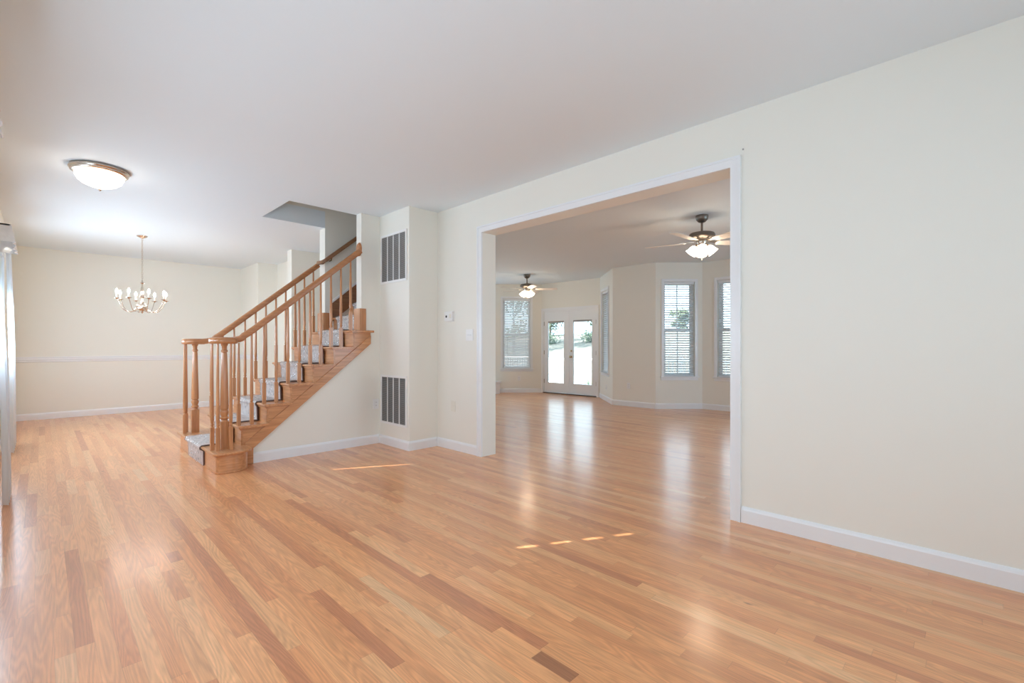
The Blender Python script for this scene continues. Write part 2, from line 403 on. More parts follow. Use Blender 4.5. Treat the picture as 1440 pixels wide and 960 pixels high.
# wall under and beside the stair (sloped top under the stringer) and up through the ceiling
def nz(x): return 0.388+0.8326*(x-1.352)
st = MB().prism([(1.49,0.0),(4.60,0.0),(4.60,4.6),(2.66,4.6),(2.66,1.33),(2.60,nz(2.60)-0.27),(1.49,nz(1.49)-0.27)], 5.14, 5.26, 'y')
struct(st.build('wall_stair_near', M_wall))
st = MB().prism([(1.49,0.0),(4.60,0.0),(4.60,4.6),(2.66,4.6),(2.66,1.33),(2.60,nz(2.60)-0.27),(1.49,nz(1.49)-0.27)], 6.14, 6.31, 'y')
struct(st.build('wall_stair_far', M_wall))
struct(MB().box(1.75,1.887,5.12,6.30,2.95,4.6).box(4.60,4.68,5.14,7.87,0,4.6).box(1.75,2.66,5.14,5.26,H+0.22,4.6).box(1.75,2.66,6.14,6.31,H+0.22,4.6).build('wall_shaft', M_wall))
struct(MB().box(1.75,4.68,5.12,6.33,4.6,4.7).build('ceiling_shaft', M_ceil))
# kitchen side piers and niche
struct(MB().box(2.86,4.60,7.87,8.06,0,H).build('wall_hall', M_wall))
struct(MB().box(3.20,3.35,8.06,9.53,0,H).build('wall_niche', M_wall))
struct(MB().box(2.86,3.35,9.53,10.77,0,H).build('wall_pier', M_wall))
# family room
struct(MB().box(4.60,4.75,7.87,11.0,0,H).box(3.48,4.55,4.99,5.14,0,H).build('wall_family_left', M_wall))
wall('wall_family_back', (4.60,11.0), (8.05,11.0), 0.15, e1=0.15, openings=[(0.7,2.9,0.7,2.2)])
wall('wall_family_far', (8.05,11.0), (8.05,8.67), 0.15)
A_ = (8.05,8.67); B_ = (8.94,7.80); C_ = (9.02,6.10); D_ = (8.08,5.16); E_ = (8.10,4.24); F_ = (8.72,3.62); G_ = (8.72,2.39); I_ = (8.10,1.77)
WZ0, WZ1 = 0.61, 2.38
wall('wall_nook_left', A_, B_, 0.15, openings=[(0.255,0.965,WZ0,WZ1)], e1=0.1)
wall('wall_nook_door', B_, C_, 0.15, openings=[(0.055,1.62,0.0,2.065)], e0=0.1, e1=0.1)
wall('wall_nook_right', C_, D_, 0.15, openings=[(0.25,0.95,WZ0,WZ1)], e0=0.1)
wall('wall_between_bays', D_, E_, 0.15)
wall('wall_bay_left', E_, F_, 0.15, openings=[(0.155,0.735,WZ0,WZ1)], e1=0.1)
wall('wall_bay_middle', F_, G_, 0.15, openings=[(0.275,0.955,WZ0,WZ1)], e0=0.1, e1=0.1)
wall('wall_bay_right', G_, I_, 0.15, openings=[(0.14,0.72,WZ0,WZ1)], e0=0.1)
wall('wall_family_right', I_, (8.10,-1.8), 0.15, e1=0.15)
wall('wall_family_near', (8.10,-1.8), (3.48,-1.8), 0.15, openings=[(1.0,3.2,0.7,2.2)])

# ceiling slab with the stair well left open
cz0, cz1 = H, H+0.22
cb = MB()
cb.box(-0.49, 1.887, -1.95, 11.15, cz0, cz1)
cb.box(1.887, 2.66, -1.95, 5.26, cz0, cz1); cb.box(2.66, 4.65, -1.95, 5.20, cz0, cz1)
cb.box(1.887, 2.66, 6.14, 11.15, cz0, cz1); cb.box(2.66, 4.65, 6.22, 11.15, cz0, cz1)
cb.box(4.65, 8.05, -1.95, 11.15, cz0, cz1)
cb.prism([(8.05,4.24),(8.05,1.70),(8.15,1.68),(8.87,2.35),(8.87,3.68),(8.25,4.30)], cz0, cz1)
cb.prism([(8.05,8.82),(8.05,5.10),(8.15,5.05),(9.17,6.05),(9.09,7.86),(8.15,8.85)], cz0, cz1)
cb.box(8.05,8.25,-1.95,1.72,cz0,cz1); cb.box(8.05,8.25,4.28,5.08,cz0,cz1); cb.box(8.05,8.2,8.8,11.15,cz0,cz1)
struct(cb.build('ceiling', M_ceil))

# baseboards (5 mm into nothing: they touch the wall face)
baseboard('baseboard_right', (3.29,4.495), (3.29,-1.8), runs=[(0,4.495-3.772),(4.495-1.102,6.29)])
baseboard('baseboard_chase', (2.90,5.124), (2.90,4.495), e1=0.016)
baseboard('baseboard_chase_front', (2.90,4.495), (3.274,4.495))
baseboard('baseboard_stair', (1.492,5.14), (2.884,5.14))
baseboard('baseboard_back', (LX,10.62), (2.86,10.62))
baseboard('baseboard_left', (LX,-1.8), (LX,10.604))
baseboard('baseboard_pier', (2.86,10.604), (2.86,9.53))
baseboard('baseboard_niche', (3.20,9.53), (3.20,8.06))
baseboard('baseboard_nook_left', A_, B_)
baseboard('baseboard_nook_right', C_, D_)
baseboard('baseboard_between_bays', D_, E_)
baseboard('baseboard_bay_left', E_, F_)
baseboard('baseboard_bay_middle', F_, G_)
baseboard('baseboard_bay_right', G_, I_)
baseboard('baseboard_family_right', I_, (8.10,-1.8))
baseboard('baseboard_family_far', (8.05,11.0), A_)

# chair rail in the dining room
def chair_rail(name, P, Q):
    a, L = frame(P, Q); prof = [(0,0.915),(-0.012,0.922),(-0.014,0.945),(-0.022,0.958),(-0.022,0.985),(-0.028,0.992),(-0.026,1.002),(0,1.002)]
    n = len(prof); mb = MB()
    mb.add([(0,p[0],p[1]) for p in prof]+[(L,p[0],p[1]) for p in prof], [tuple(range(n)), tuple(range(2*n-1,n-1,-1))]+[(i,n+i,n+(i+1)%n,(i+1)%n) for i in range(n)])
    o = mb.build(name, M_trim); o.location = (P[0],P[1],0); o.rotation_euler = (0,0,a); struct(o)
chair_rail('trim_1', (LX,10.62), (2.86,10.62))
chair_rail('trim_2', (2.86,10.592), (2.86,9.53))
# casing of the wide opening (U-shaped, three mitred boards on the living room face)
def casing_mb(s0, s1, z0, z1, w=0.066, t=0.018, sill=False, M=None):
    mb = MB()
    zb = z0
    mb.box(s0-w, s0, -t, 0, zb, z1+w).box(s1, s1+w, -t, 0, zb, z1+w).box(s0, s1, -t, 0, z1, z1+w)
    # raised outer band
    mb.box(s0-w, s0-w+0.016, -t-0.007, -t, zb, z1+w).box(s1+w-0.016, s1+w, -t-0.007, -t, zb, z1+w).box(s0-w+0.016, s1+w-0.016, -t-0.007, -t, z1+w-0.016, z1+w)
    return mb
o = casing_mb(5.14-OPA, 5.14-OPB, 0.0, OPZ).build('trim_3', M_trim); o.location = (3.29,5.14,0); o.rotation_euler = (0,0,-PI/2); struct(o)

# ------------------------------------------------------------------ windows and blinds
win_n = [0]
def make_window(P, Q, s0, s1, z0=WZ0, z1=WZ1, th=0.15, muntin=False, portal=True):
    win_n[0] += 1; a, L = frame(P, Q)
    w = empty('window_%d' % win_n[0], (P[0],P[1],0), a); struct(w)
    mb = casing_mb(s0, s1, z0, z1, w=0.05, t=0.016); mb.build('window_casing', M_trim, w)
    MB().box(s0-0.075, s1+0.075, -0.045, 0.0, z0-0.022, z0).box(s0,s1,0.0,0.085,z0-0.022,z0).box(s0-0.055, s1+0.055, -0.016, 0, z0-0.075, z0-0.022).build('window_sill', M_trim, w, bevel=0.003)
    fr = MB(); f = 0.022
    fr.box(s0, s0+f, 0.085, 0.145, z0, z1).box(s1-f, s1, 0.085, 0.145, z0, z1).box(s0+f, s1-f, 0.085, 0.145, z1-f, z1).box(s0+f, s1-f, 0.085, 0.145, z0, z0+f)
    fr.build('window_frame', M_trim, w)
    mid = (z0+z1)/2-0.02
    for k, (a0, a1, y0) in enumerate(((z0+f, mid+0.02, 0.090), (mid-0.02, z1-f, 0.117))):
        sb = MB(); g = 0.036
        sb.box(s0+f, s0+f+g, y0, y0+0.026, a0, a1).box(s1-f-g, s1-f, y0, y0+0.026, a0, a1).box(s0+f+g, s1-f-g, y0, y0+0.026, a0, a0+g).box(s0+f+g, s1-f-g, y0, y0+0.026, a1-g, a1)
        if muntin: sb.box((s0+s1)/2-0.009, (s0+s1)/2+0.009, y0+0.004, y0+0.022, a0+g, a1-g)
        so = sb.build('window_sash', M_trim, w)
        MB().box(s0+f+g, s1-f-g, y0+0.011, y0+0.015, a0+g, a1-g).build('window_pane', M_glass, so)
    if portal:
        u = Vector((math.cos(a), math.sin(a))); n = Vector((-math.sin(a), math.cos(a))); c = Vector(P)+u*((s0+s1)/2)+n*0.17
        area('sky_portal', (c.x, c.y, (z0+z1)/2), (-n.x, -n.y, 0), s1-s0, z1-z0, 1.0, (1,1,1), True)
    return w
def make_blind(P, Q, s0, s1, z0, z1, tilt, label, y0=0.035, pitch=0.044, width=0.05, cat='blind'):
    a, L = frame(P, Q); b = empty('window_blind', (P[0],P[1],0), a)
    tag(b, label, cat, 'white slatted blinds')
    s0 += 0.008; s1 -= 0.008
    MB().box(s0, s1, y0-0.025, y0+0.028, z1-0.045, z1-0.003).build('headrail', M_slat, b)
    sl = MB(); z = z0+0.05
    while z < z1-0.06:
        M = Matrix.Translation((0, y0, z)) @ Matrix.Rotation(tilt, 4, 'X')
        sl.box(s0+0.004, s1-0.004, -width/2, width/2, -0.0014, 0.0014, M); z += pitch
    sl.build('slats', M_slat, b)
    MB().box(s0+0.003, s1-0.003, y0-0.026, y0+0.026, z0+0.004, z0+0.024).build('bottom_rail', M_slat, b)
    for q in (0.16, 0.84):
        xx = s0+(s1-s0)*q
        MB().box(xx-0.0015, xx+0.0015, y0-0.029, y0-0.0265, z0+0.02, z1-0.045).build('ladder_cord', M_cord, b)
    return b
make_window(A_, B_, 0.255, 0.965)
make_window(C_, D_, 0.25, 0.95)
make_window(E_, F_, 0.155, 0.735, muntin=True)
make_window(F_, G_, 0.275, 0.955, muntin=True)
make_window(G_, I_, 0.14, 0.72, muntin=True)
BL = ((A_,B_,0.255,0.965,0.85,'white horizontal blind half closed in the window left of the glass doors'),
      (C_,D_,0.25,0.95,0.75,'white blind seen edge-on in the narrow-looking window right of the glass doors'),
      (E_,F_,0.155,0.735,0.42,'open white slatted blind in the bay window fully inside the doorway view'),
      (F_,G_,0.275,0.955,0.42,'open white slatted blind in the window cut off by the opening jamb'),
      (G_,I_,0.14,0.72,0.42,'open white slatted blind in the last bay window hidden behind the wall'))
for P, Q, s0, s1, t, lab in BL[:4]: make_blind(P, Q, s0, s1, WZ0, WZ1, t, lab)
# front windows: closed blinds behind sheers; a finger-wide gap at the jamb lets a blade of sun in
for w_ in (W0o, W1o, W2o, W3o): make_window((LX,-1.8), (LX,10.62), w_[0]+1.8, w_[1]+1.8, 0.55, 2.22, portal=False)
make_window((3.29,-1.8), (LX,-1.8), 0.89, 2.69, 0.7, 2.2, portal=False)  # unseen end window, added to light the living room
make_window((4.60,11.0), (8.05,11.0), 0.7, 2.9, 0.7, 2.2, portal=False)  # unseen north window, added to light the family room
make_window((8.10,-1.8), (3.48,-1.8), 1.0, 3.2, 0.7, 2.2, portal=False)  # unseen south window, also added for family room light

# ------------------------------------------------------------------ french doors
def french_doors():
    a, L = frame(B_, C_); d = empty('door_1', (B_[0],B_[1],0), a); struct(d)
    s0, s1, zt = 0.055, 1.62, 2.065
    mb = MB(); w, t = 0.055, 0.016
    mb.box(s0-w, s0, -t, 0, 0, zt+w).box(s1, s1+w, -t, 0, 0, zt+w).box(s0, s1, -t, 0, zt, zt+w); mb.build('door_casing', M_trim, d)
    MB().box(s0, s0+0.02, 0, 0.14, 0.012, zt).box(s1-0.02, s1, 0, 0.14, 0.012, zt).box(s0+0.02, s1-0.02, 0, 0.14, zt-0.02, zt).build('door_frame', M_trim, d)
    MB().box(s0, s1, -0.02, 0.16, 0, 0.022).build('threshold', M_threshold, d)
    x0, x1 = s0+0.022, s1-0.022; mid = (x0+x1)/2
    for k, (a0, a1) in enumerate(((x0, mid-0.002), (mid+0.002, x1))):
        y0, y1 = 0.012, 0.056; zb, zt2 = 0.03, zt-0.024
        st = 0.115; g0, g1 = a0+st, a1-st
        if k == 0: g1 = a1-0.205 if False else a1-0.15
        gz0, gz1 = 0.27, 1.80
        lf = MB().box(a0, g0, y0, y1, zb, zt2).box(g1, a1, y0, y1, zb, zt2).box(g0, g1, y0, y1, zb, gz0).box(g0, g1, y0, y1, gz1, zt2)
        lf = lf.build('door_leaf', M_trim, d)
        # glazing bead
        MB().box(g0-0.018, g0, y0-0.006, y0, gz0-0.018, gz1+0.018).box(g1, g1+0.018, y0-0.006, y0, gz0-0.018, gz1+0.018).box(g0, g1, y0-0.006, y0, gz0-0.018, gz0).box(g0, g1, y0-0.006, y0, gz1, gz1+0.018).build('glazing_bead', M_trim, lf)
        MB().box(g0, g1, 0.030, 0.036, gz0, gz1).build('door_pane', M_glass, lf)
        MB().box(g0+0.004, g1-0.004, 0.018, 0.028, gz1-0.045, gz1-0.002).build('raised_shade', M_grille, lf)
        hx = a0-0.001 if k == 0 else a1+0.001
        for hz in (0.30, 1.02, 1.74):
            MB().lathe([(0.007,-0.05),(0.007,0.05)], (hx, y0-0.006, hz), 8).build('hinge', M_hinge, lf)
        kx = a1-0.06 if k == 0 else a0+0.06
        if k == 1:
            Mk = Matrix.Translation((kx, y0, 0.92)) @ Matrix.Rotation(PI/2, 4, 'X')
            MB().lathe([(0.028,0),(0.026,0.006),(0.011,0.012),(0.010,0.034),(0.024,0.040),(0.028,0.055),(0.018,0.066)], (0,0,0), 16, Mk).build('door_knob', M_brass, lf, smooth=True)
            Mk = Matrix.Translation((kx, y0, 1.06)) @ Matrix.Rotation(PI/2, 4, 'X')
            MB().lathe([(0.024,0),(0.022,0.008),(0.010,0.012),(0.008,0.02)], (0,0,0), 16, Mk).build('deadbolt', M_brass, lf, smooth=True)
    u = Vector((math.cos(a), math.sin(a))); n = Vector((-math.sin(a), math.cos(a))); c = Vector(B_)+u*((s0+s1)/2)+n*0.18
    area('sky_portal', (c.x, c.y, 1.05), (-n.x, -n.y, 0), 1.5, 1.9, 1.0, (1,1,1), True)
french_doors()

# ------------------------------------------------------------------ staircase
RISE, RUN = 0.194, 0.233
NX = [None, 1.092]+[1.352+RUN*(k-2) for k in range(2, 13)]    # nosing x of tread k
YN, YF = 5.088, 6.300                                          # outer edges of the open treads
stair = empty('staircase', (1.10, 5.65, 0)); so = Vector((1.10,5.65,0))
tag(stair, 'oak staircase with turned balusters, two curled handrails and a bullnose bottom step', 'staircase')
def SB(mb, name, m, parent=None, **kw):
    mb.v = [tuple(Vector(p)-so) for p in mb.v]
    return mb.build(name, m, parent or stair, **kw)
def rounded_tread(x0, x1, y0, y1, zt, th=0.026, both=True):
    mb = MB(); r = 0.012
    pr = [(x1,zt-th),(x1,zt)]+[(x0+r-r*math.sin(PI*t/6), zt-th/2+(th/2)*math.cos(PI*t/6)) for t in range(0,7)]
    mb.prism(pr, y0, y1, 'y'); return mb
# bullnose step: outline with rounded near and far ends
def bull(off, z0, z1):
    xa = 1.092+off; pts = []
    ya, yb = 4.865+off, 6.525-off
    def corner(cx, cy, rx, ry, a0, a1, n):
        return [(cx+rx*math.cos(math.radians(a0+(a1-a0)*i/n)), cy+ry*math.sin(math.radians(a0+(a1-a0)*i/n))) for i in range(n+1)]
    xr = 1.440-off
    pts += corner(xa+0.045, ya+0.045, 0.045, 0.045, 180, 255, 5)
    pts += corner(1.25, ya+0.13, xr-1.25, 0.14, 268, 360, 10)
    pts += [(xr, 5.12)]
    pts += [(xr, 6.27)] + corner(1.25, yb-0.13, xr-1.25, 0.14, 0, 92, 10) + corner(xa+0.045, yb-0.045, 0.045, 0.045, 105, 180, 5)
    return MB().prism(pts, z0, z1, 'z')
SB(bull(0.0, RISE-0.026, RISE), 'tread', M_oaky, bevel=0.010)
SB(bull(0.032, 0.0, RISE-0.026), 'riser', M_oakx, smooth=True)
SB(bull(0.026, 0.0, 0.014), 'shoe_moulding', M_oaky, bevel=0.004)
for k in range(2, 13):
    y0, y1 = (YN, YF) if k < 7 else (5.26, 6.14)
    xb = NX[k]+RUN+0.032
    if k == 7:
        mb = rounded_tread(NX[k], xb, 5.26, 6.14, RISE*k)
        for (a0, a1) in ((YN, 5.26), (6.14, YF)): mb.prism([(2.798,RISE*k-0.026),(2.798,RISE*k)]+[(NX[k]+0.012-0.012*math.sin(PI*t/6), RISE*k-0.013+0.013*math.cos(PI*t/6)) for t in range(7)], a0, a1, 'y')
    elif k < 7:
        mb = rounded_tread(NX[k], xb, 5.14, 6.26, RISE*k)
        for (a0, a1) in ((YN, 5.14), (6.26, YF)):
            mb.prism([(NX[k]+0.275,RISE*k-0.026),(NX[k]+0.275,RISE*k)]+[(NX[k]+0.012-0.012*math.sin(PI*t/6), RISE*k-0.013+0.013*math.cos(PI*t/6)) for t in range(7)], a0, a1, 'y')
    else: mb = rounded_tread(NX[k], xb, y0, y1, RISE*k)
    SB(mb, 'tread', M_oaky, bevel=0.003)
    r0 = RISE*(k-1); ra, rb = (5.120, 6.268) if k < 8 else (5.26, 6.14)
    SB(MB().box(NX[k]+0.030, NX[k]+0.048, ra, rb, r0, RISE*k-0.026), 'riser', M_oaky)
    if k < 8:  # cove moulding under the nosing
        SB(MB().box(NX[k]+0.016, NX[k]+0.030, ra-0.012, rb+0.012, RISE*k-0.042, RISE*k-0.026), 'cove_moulding', M_oaky)
def stringer(y0, y1):
    pts = [(1.360,0.0),(1.49,0.0),(1.49,0.152),(2.767,1.201),(2.767,1.332)]
    for k in range(7, 1, -1):
        pts += [(NX[k]+0.048, RISE*k-0.026), (NX[k]+0.048, RISE*(k-1)-0.0 if k > 2 else 0.0)] if k > 2 else [(NX[k]+0.048, RISE*k-0.026)]
    pts[-1] = (1.400, 0.362)
    pts = [(1.400,0.0)]+pts[1:]
    # sawtooth clean-up: step down to each tread's underside
    out = []
    for p in pts: out.append(p)
    return MB().prism(out, y0, y1, 'y')
def saw(y0, y1):
    mb = MB()
    for k in range(2, 8):
        xa = NX[k]+0.048; xb = (NX[k+1]+0.048) if k < 7 else 2.767
        lo = lambda x: max(0.0, 0.152+0.8213*(x-1.49))
        zt = RISE*k-0.026
        xa_ = xa if k > 2 else 1.40
        if k == 2: mb.prism([(1.40,0),(1.49,0),(1.49,0.152),(xb,lo(xb)),(xb,zt),(1.40,zt)], y0, y1, 'y')
        else: mb.prism([(xa_,lo(xa_)),(xb,lo(xb)),(xb,zt),(xa_,zt)], y0, y1, 'y')
    return mb
SB(saw(5.120, 5.1395), 'stringer', M_oakx); SB(saw(6.3105, 6.330) if False else saw(6.262, 6.3095) if False else saw(6.3105,6.328), 'stringer', M_oakx)
# raised lower band of the stringers
for (ya, yb) in ((5.108, 5.120), (6.328, 6.340)):
    SB(MB().prism([(1.49,0.0),(1.49,0.152),(2.767,1.201),(2.767,1.300),(1.415,0.215),(1.40,0.0)], ya, yb, 'y'), 'stringer_band', M_oakx, bevel=0.003)
# inner skirts of the enclosed flight
for (ya, yb) in ((6.122,6.1395),(5.2605,5.278)):
    SB(MB().prism([(2.74,nz(2.74)-0.05),(4.58,nz(4.58)-0.05),(4.58,nz(4.58)+0.20),(2.74,nz(2.74)+0.20)], ya, yb, 'y'), 'skirtboard', M_oakdark)
    SB(MB().prism([(2.74,nz(2.74)+0.20),(4.58,nz(4.58)+0.20),(4.58,nz(4.58)+0.232),(2.74,nz(2.74)+0.232)], ya-0.004 if ya > 6 else ya, yb if ya > 6 else yb+0.004, 'y'), 'skirt_cap', M_trim)
# oak plinths wrapping the two wall ends
for (ya, yb) in ((5.128,5.272),(6.128,6.322)):
    SB(MB().box(2.632,2.659,ya,yb,1.358,1.617).box(2.659,2.715,ya,ya+0.0115,1.358,1.617).box(2.659,2.715,yb-0.0115,yb,1.358,1.617), 'newel_plinth', M_oakz, bevel=0.003)
# balusters
def baluster_parts(z0, z1, x, y, sq=0.031):
    mb = MB(); h = sq/2; L = z1-z0; bh = 0.215
    mb.box(x-h, x+h, y-h, y+h, z0, z0+bh)
    t0 = bh+0.0
    prof = [(0.0150,t0),(0.0105,t0+0.006),(0.0105,t0+0.012),(0.0155,t0+0.020),(0.0155,t0+0.026),(0.0110,t0+0.033),(0.0135,t0+0.044),(0.0160,t0+0.075),(0.0155,t0+0.12),(0.0135,t0+0.30)]
    prof += [(0.0095, L)]
    mb.lathe(prof, (x, y, z0), 12); return mb
def rail_z(x): return max(1.222, nz(x)+0.822)
YB, YBF = 5.160, 6.215
for yy in (YB, YBF):
    for i in range(11):
        x = 1.372+0.1164*i
        k = max(kk for kk in range(2,8) if NX[kk] <= x-0.005)
        SB(baluster_parts(RISE*k, rail_z(x)-0.024, x, yy), 'baluster', M_oakz, smooth=True)
vol = {}
for side, cy in ((-1, 5.085), (1, 6.290)):
    cx = 1.230
    for ang in (178, 225, 288):
        a = math.radians(ang if side < 0 else -ang); r = 0.100
        SB(baluster_parts(RISE, 1.200, cx+r*math.cos(a), cy+r*math.sin(a)*1.0), 'baluster', M_oakz, smooth=True)
    # newel post
    mb = MB(); h = 0.035
    mb.box(cx-h, cx+h, cy-h, cy+h, RISE, RISE+0.26)
    mb.lathe([(0.036,0.26),(0.028,0.268),(0.026,0.276),(0.037,0.288),(0.037,0.298),(0.027,0.308),(0.031,0.322),(0.038,0.345),(0.034,0.362),(0.027,0.368),(0.036,0.38),(0.0355,0.46),(0.024,0.90),(0.021,0.915),(0.029,0.925),(0.029,0.935),(0.021,0.945),(0.022,0.975),(0.031,0.99),(0.031,1.008)], (cx,cy,RISE), 20)
    SB(mb, 'newel_post', M_oakz, smooth=True)
    # handrail with its volute
    yy = YB if side < 0 else YBF
    path = []
    xe = 2.655 if side < 0 else 2.60
    n = 30
    for i in range(n+1):
        x = xe+(1.415-xe)*i/n; path.append((x, yy, rail_z(x)))
    # easing: smooth the knee
    R = 0.092
    zl = 1.222
    path = [p for p in path if p[0] > 1.47]
    for x, z in ((1.445, rail_z(1.445)+0.003), (1.42, rail_z(1.42)+0.008), (1.395, 1.247), (1.365, 1.236), (1.33, 1.228), (1.29, 1.223)): path.append((x, yy, z))
    ccx, ccy = cx, cy
    # tangent circle start at top (north for near side), radius from yy to cy
    R0 = abs(yy-cy)+0.018
    for i in range(1, 27):
        t = i/26; ang = math.radians(90+300*t); r = (R0*(1-t)+0.088*t) if t < 0.25 else (0.090 if t < 0.8 else 0.090-0.05*(t-0.8)/0.2)
        r = R0+(0.098-R0)*min(1, t*4) if t < 0.25 else 0.098-0.045*max(0,(t-0.7)/0.3)
        y_ = cy+ (r*math.sin(ang) if side < 0 else -r*math.sin(ang))
        path.append((cx+r*math.cos(ang), y_, zl))
    prof = [(-0.030,-0.018),(-0.030,0.006),(-0.026,0.020),(-0.014,0.030),(0,0.033),(0.014,0.030),(0.026,0.020),(0.030,0.006),(0.030,-0.018),(0.022,-0.028),(-0.022,-0.028)]
    SB(MB().sweep(path, prof), 'handrail', M_oakrail, smooth=True, angle=50)
    SB(MB().lathe([(0.050,-0.028),(0.072,-0.020),(0.076,0.0),(0.070,0.018),(0.045,0.031),(0.0,0.034)], (cx,cy,zl), 28), 'volute_cap', M_oakrail, smooth=True)
# rosette on the near wall end
Mr = Matrix.Translation((2.6585,5.180,2.318)) @ Matrix.Rotation(-PI/2, 4, 'Y') @ Matrix.Diagonal((1.35,1,1,1))
SB(MB().lathe([(0.058,0),(0.060,0.008),(0.052,0.014),(0.048,0.022),(0.0,0.026)], (0,0,0), 24, Mr), 'rosette', M_oakrail, smooth=True)

# wall-mounted handrail in the enclosed flight
wr = empty('wall_handrail', (2.62, 6.07, 2.22)); tag(wr, 'dark oak handrail bracketed to the stairwell wall above the landing end', 'handrail')
def wl(p): return (p[0]-2.62, p[1]-6.07, p[2]-2.22)
def zc(x): return nz(x)+0.845
pth = [wl((2.585,6.185,zc(2.60)+0.0)), wl((2.60,6.10,zc(2.60)))]+[wl((x, 6.07, zc(x))) for x in (2.63, 2.9, 3.3, 3.8, 4.5)]
MB().sweep(pth, [(-0.022,-0.022),(-0.022,0.010),(-0.014,0.024),(0.014,0.024),(0.022,0.010),(0.022,-0.022)]).build('rail', M_oakdark, wr, smooth=True)
for x in (2.72, 4.0):
    MB().tube([wl((x,6.14,zc(x)-0.06)), wl((x,6.09,zc(x)-0.06)), wl((x,6.07,zc(x)-0.022))], 0.008, 8).build('bracket', M_hinge, wr, smooth=True)

# carpet runner with its plastic film
rn = empty('stair_runner', (1.10,5.65,0)); tag(rn, 'grey carpet runner down the stair treads under crinkled clear plastic film', 'carpet runner')
def runner_path(off):
    pts = [(NX[1]+0.032-off, 0.006)]
    for k in range(1, 12):
        z = RISE*k; x = NX[k]
        if k == 1: pts += [(x+0.030-off, z-0.045)]
        else: pts += [(x+0.014-off, z-0.045)]
        pts += [(x-off, z-0.024), (x-off*1.0, z-0.004), (x+0.010-off*0.5, z+off*0.9), (x+0.03, z+off)]
        nx = NX[k+1]
        pts += [(nx+0.018-off, z+off+0.003)]
    return pts
def runner_mesh(off, y0, y1, crinkle=0.0, ny=1, inner=0.001):
    P = runner_path(off); mb = MB(); Pi = runner_path(inner)
    # subdivide
    def sub(P):
        out = []
        for a, b in zip(P, P[1:]):
            L = math.hypot(b[0]-a[0], b[1]-a[1]); n = max(1, int(L/0.035))
            out += [(a[0]+(b[0]-a[0])*i/n, a[1]+(b[1]-a[1])*i/n) for i in range(n)]
        return out+[P[-1]]
    Q = sub(P) if ny > 1 else P; vs = []; fs = []; m = len(Q)
    Qi = Pi if ny == 1 else None
    for j in range(ny+1):
        y = y0+(y1-y0)*j/ny
        for (x, z) in Q:
            c = crinkle*(noise.noise(Vector((x*16, y*16, z*16)))+0.5)
            vs.append((x-c*0.8-so.x, y-so.y, z+c*0.8))
    for j in range(ny):
        for i in range(m-1): fs.append((j*m+i, j*m+i+1, (j+1)*m+i+1, (j+1)*m+i))
    if Qi:
        b = len(vs)
        for y in (y0, y1):
            for (x, z) in Qi: vs.append((x-so.x, y-so.y, z))
        for i in range(m-1):
            fs.append((b+i, b+m+i, b+m+i+1, b+i+1)); fs.append((i, b+i, b+i+1, i+1)); fs.append((m+i, m+i+1, b+m+i+1, b+m+i))
        fs.append((0, m, b+m, b)); fs.append((m-1, b+m-1, b+2*m-1, 2*m-1))
    mb.v = vs; mb.f = fs; return mb
runner_mesh(0.012, 5.343, 5.977).build('carpet', M_carpet, rn)
runner_mesh(0.013, 5.336, 5.343).build('edge_binding', M_bind, rn)
runner_mesh(0.013, 5.977, 5.984).build('edge_binding', M_bind, rn)
runner_mesh(0.017, 5.345, 5.975, crinkle=0.012, ny=16).build('plastic_film', M_film, rn, smooth=True, angle=80)

# ------------------------------------------------------------------ wall fittings
def grille(z0, label):
    g = empty('return_air_grille', (2.899, 4.82, z0)); tag(g, label, 'vent grille', 'return air grilles on the chase')
    # local: face towards -x
    y0, y1, h = -0.285, 0.285, 0.58
    fr = MB()
    fr.box(-0.010,0,y0,y0+0.026,0,h).box(-0.010,0,y1-0.026,y1,0,h).box(-0.010,0,y0+0.026,y1-0.026,0,0.026).box(-0.010,0,y0+0.026,y1-0.026,h-0.026,h)
    n = 4; w = (y1-y0-0.052); 
    for i in range(1, n): yy = y0+0.026+w*i/n; fr.box(-0.009,0,yy-0.006,yy+0.006,0.026,h-0.026)
    fr.build('grille_frame', M_white, g, bevel=0.0015)
    MB().box(-0.001,0.0,y0+0.02,y1-0.02,0.02,h-0.02).build('grille_back', M_gvoid, g)
    for i in range(n):
        lv = MB(); a0 = y0+0.026+w*i/n+(0.006 if i else 0); a1 = y0+0.026+w*(i+1)/n-(0.006 if i < n-1 else 0)
        z = 0.032
        while z < h-0.032:
            lv.box(-0.0085,-0.0012,a0,a1,-0.0011,0.0011,Matrix.Translation((0,0,z)) @ Matrix.Rotation(0.45,4,'Y')); z += 0.0125
        lv.build('louvers', M_grille, g)
grille(1.915, 'upper white return air grille near the ceiling on the vent chase')
grille(0.250, 'lower white return air grille above the baseboard on the vent chase')

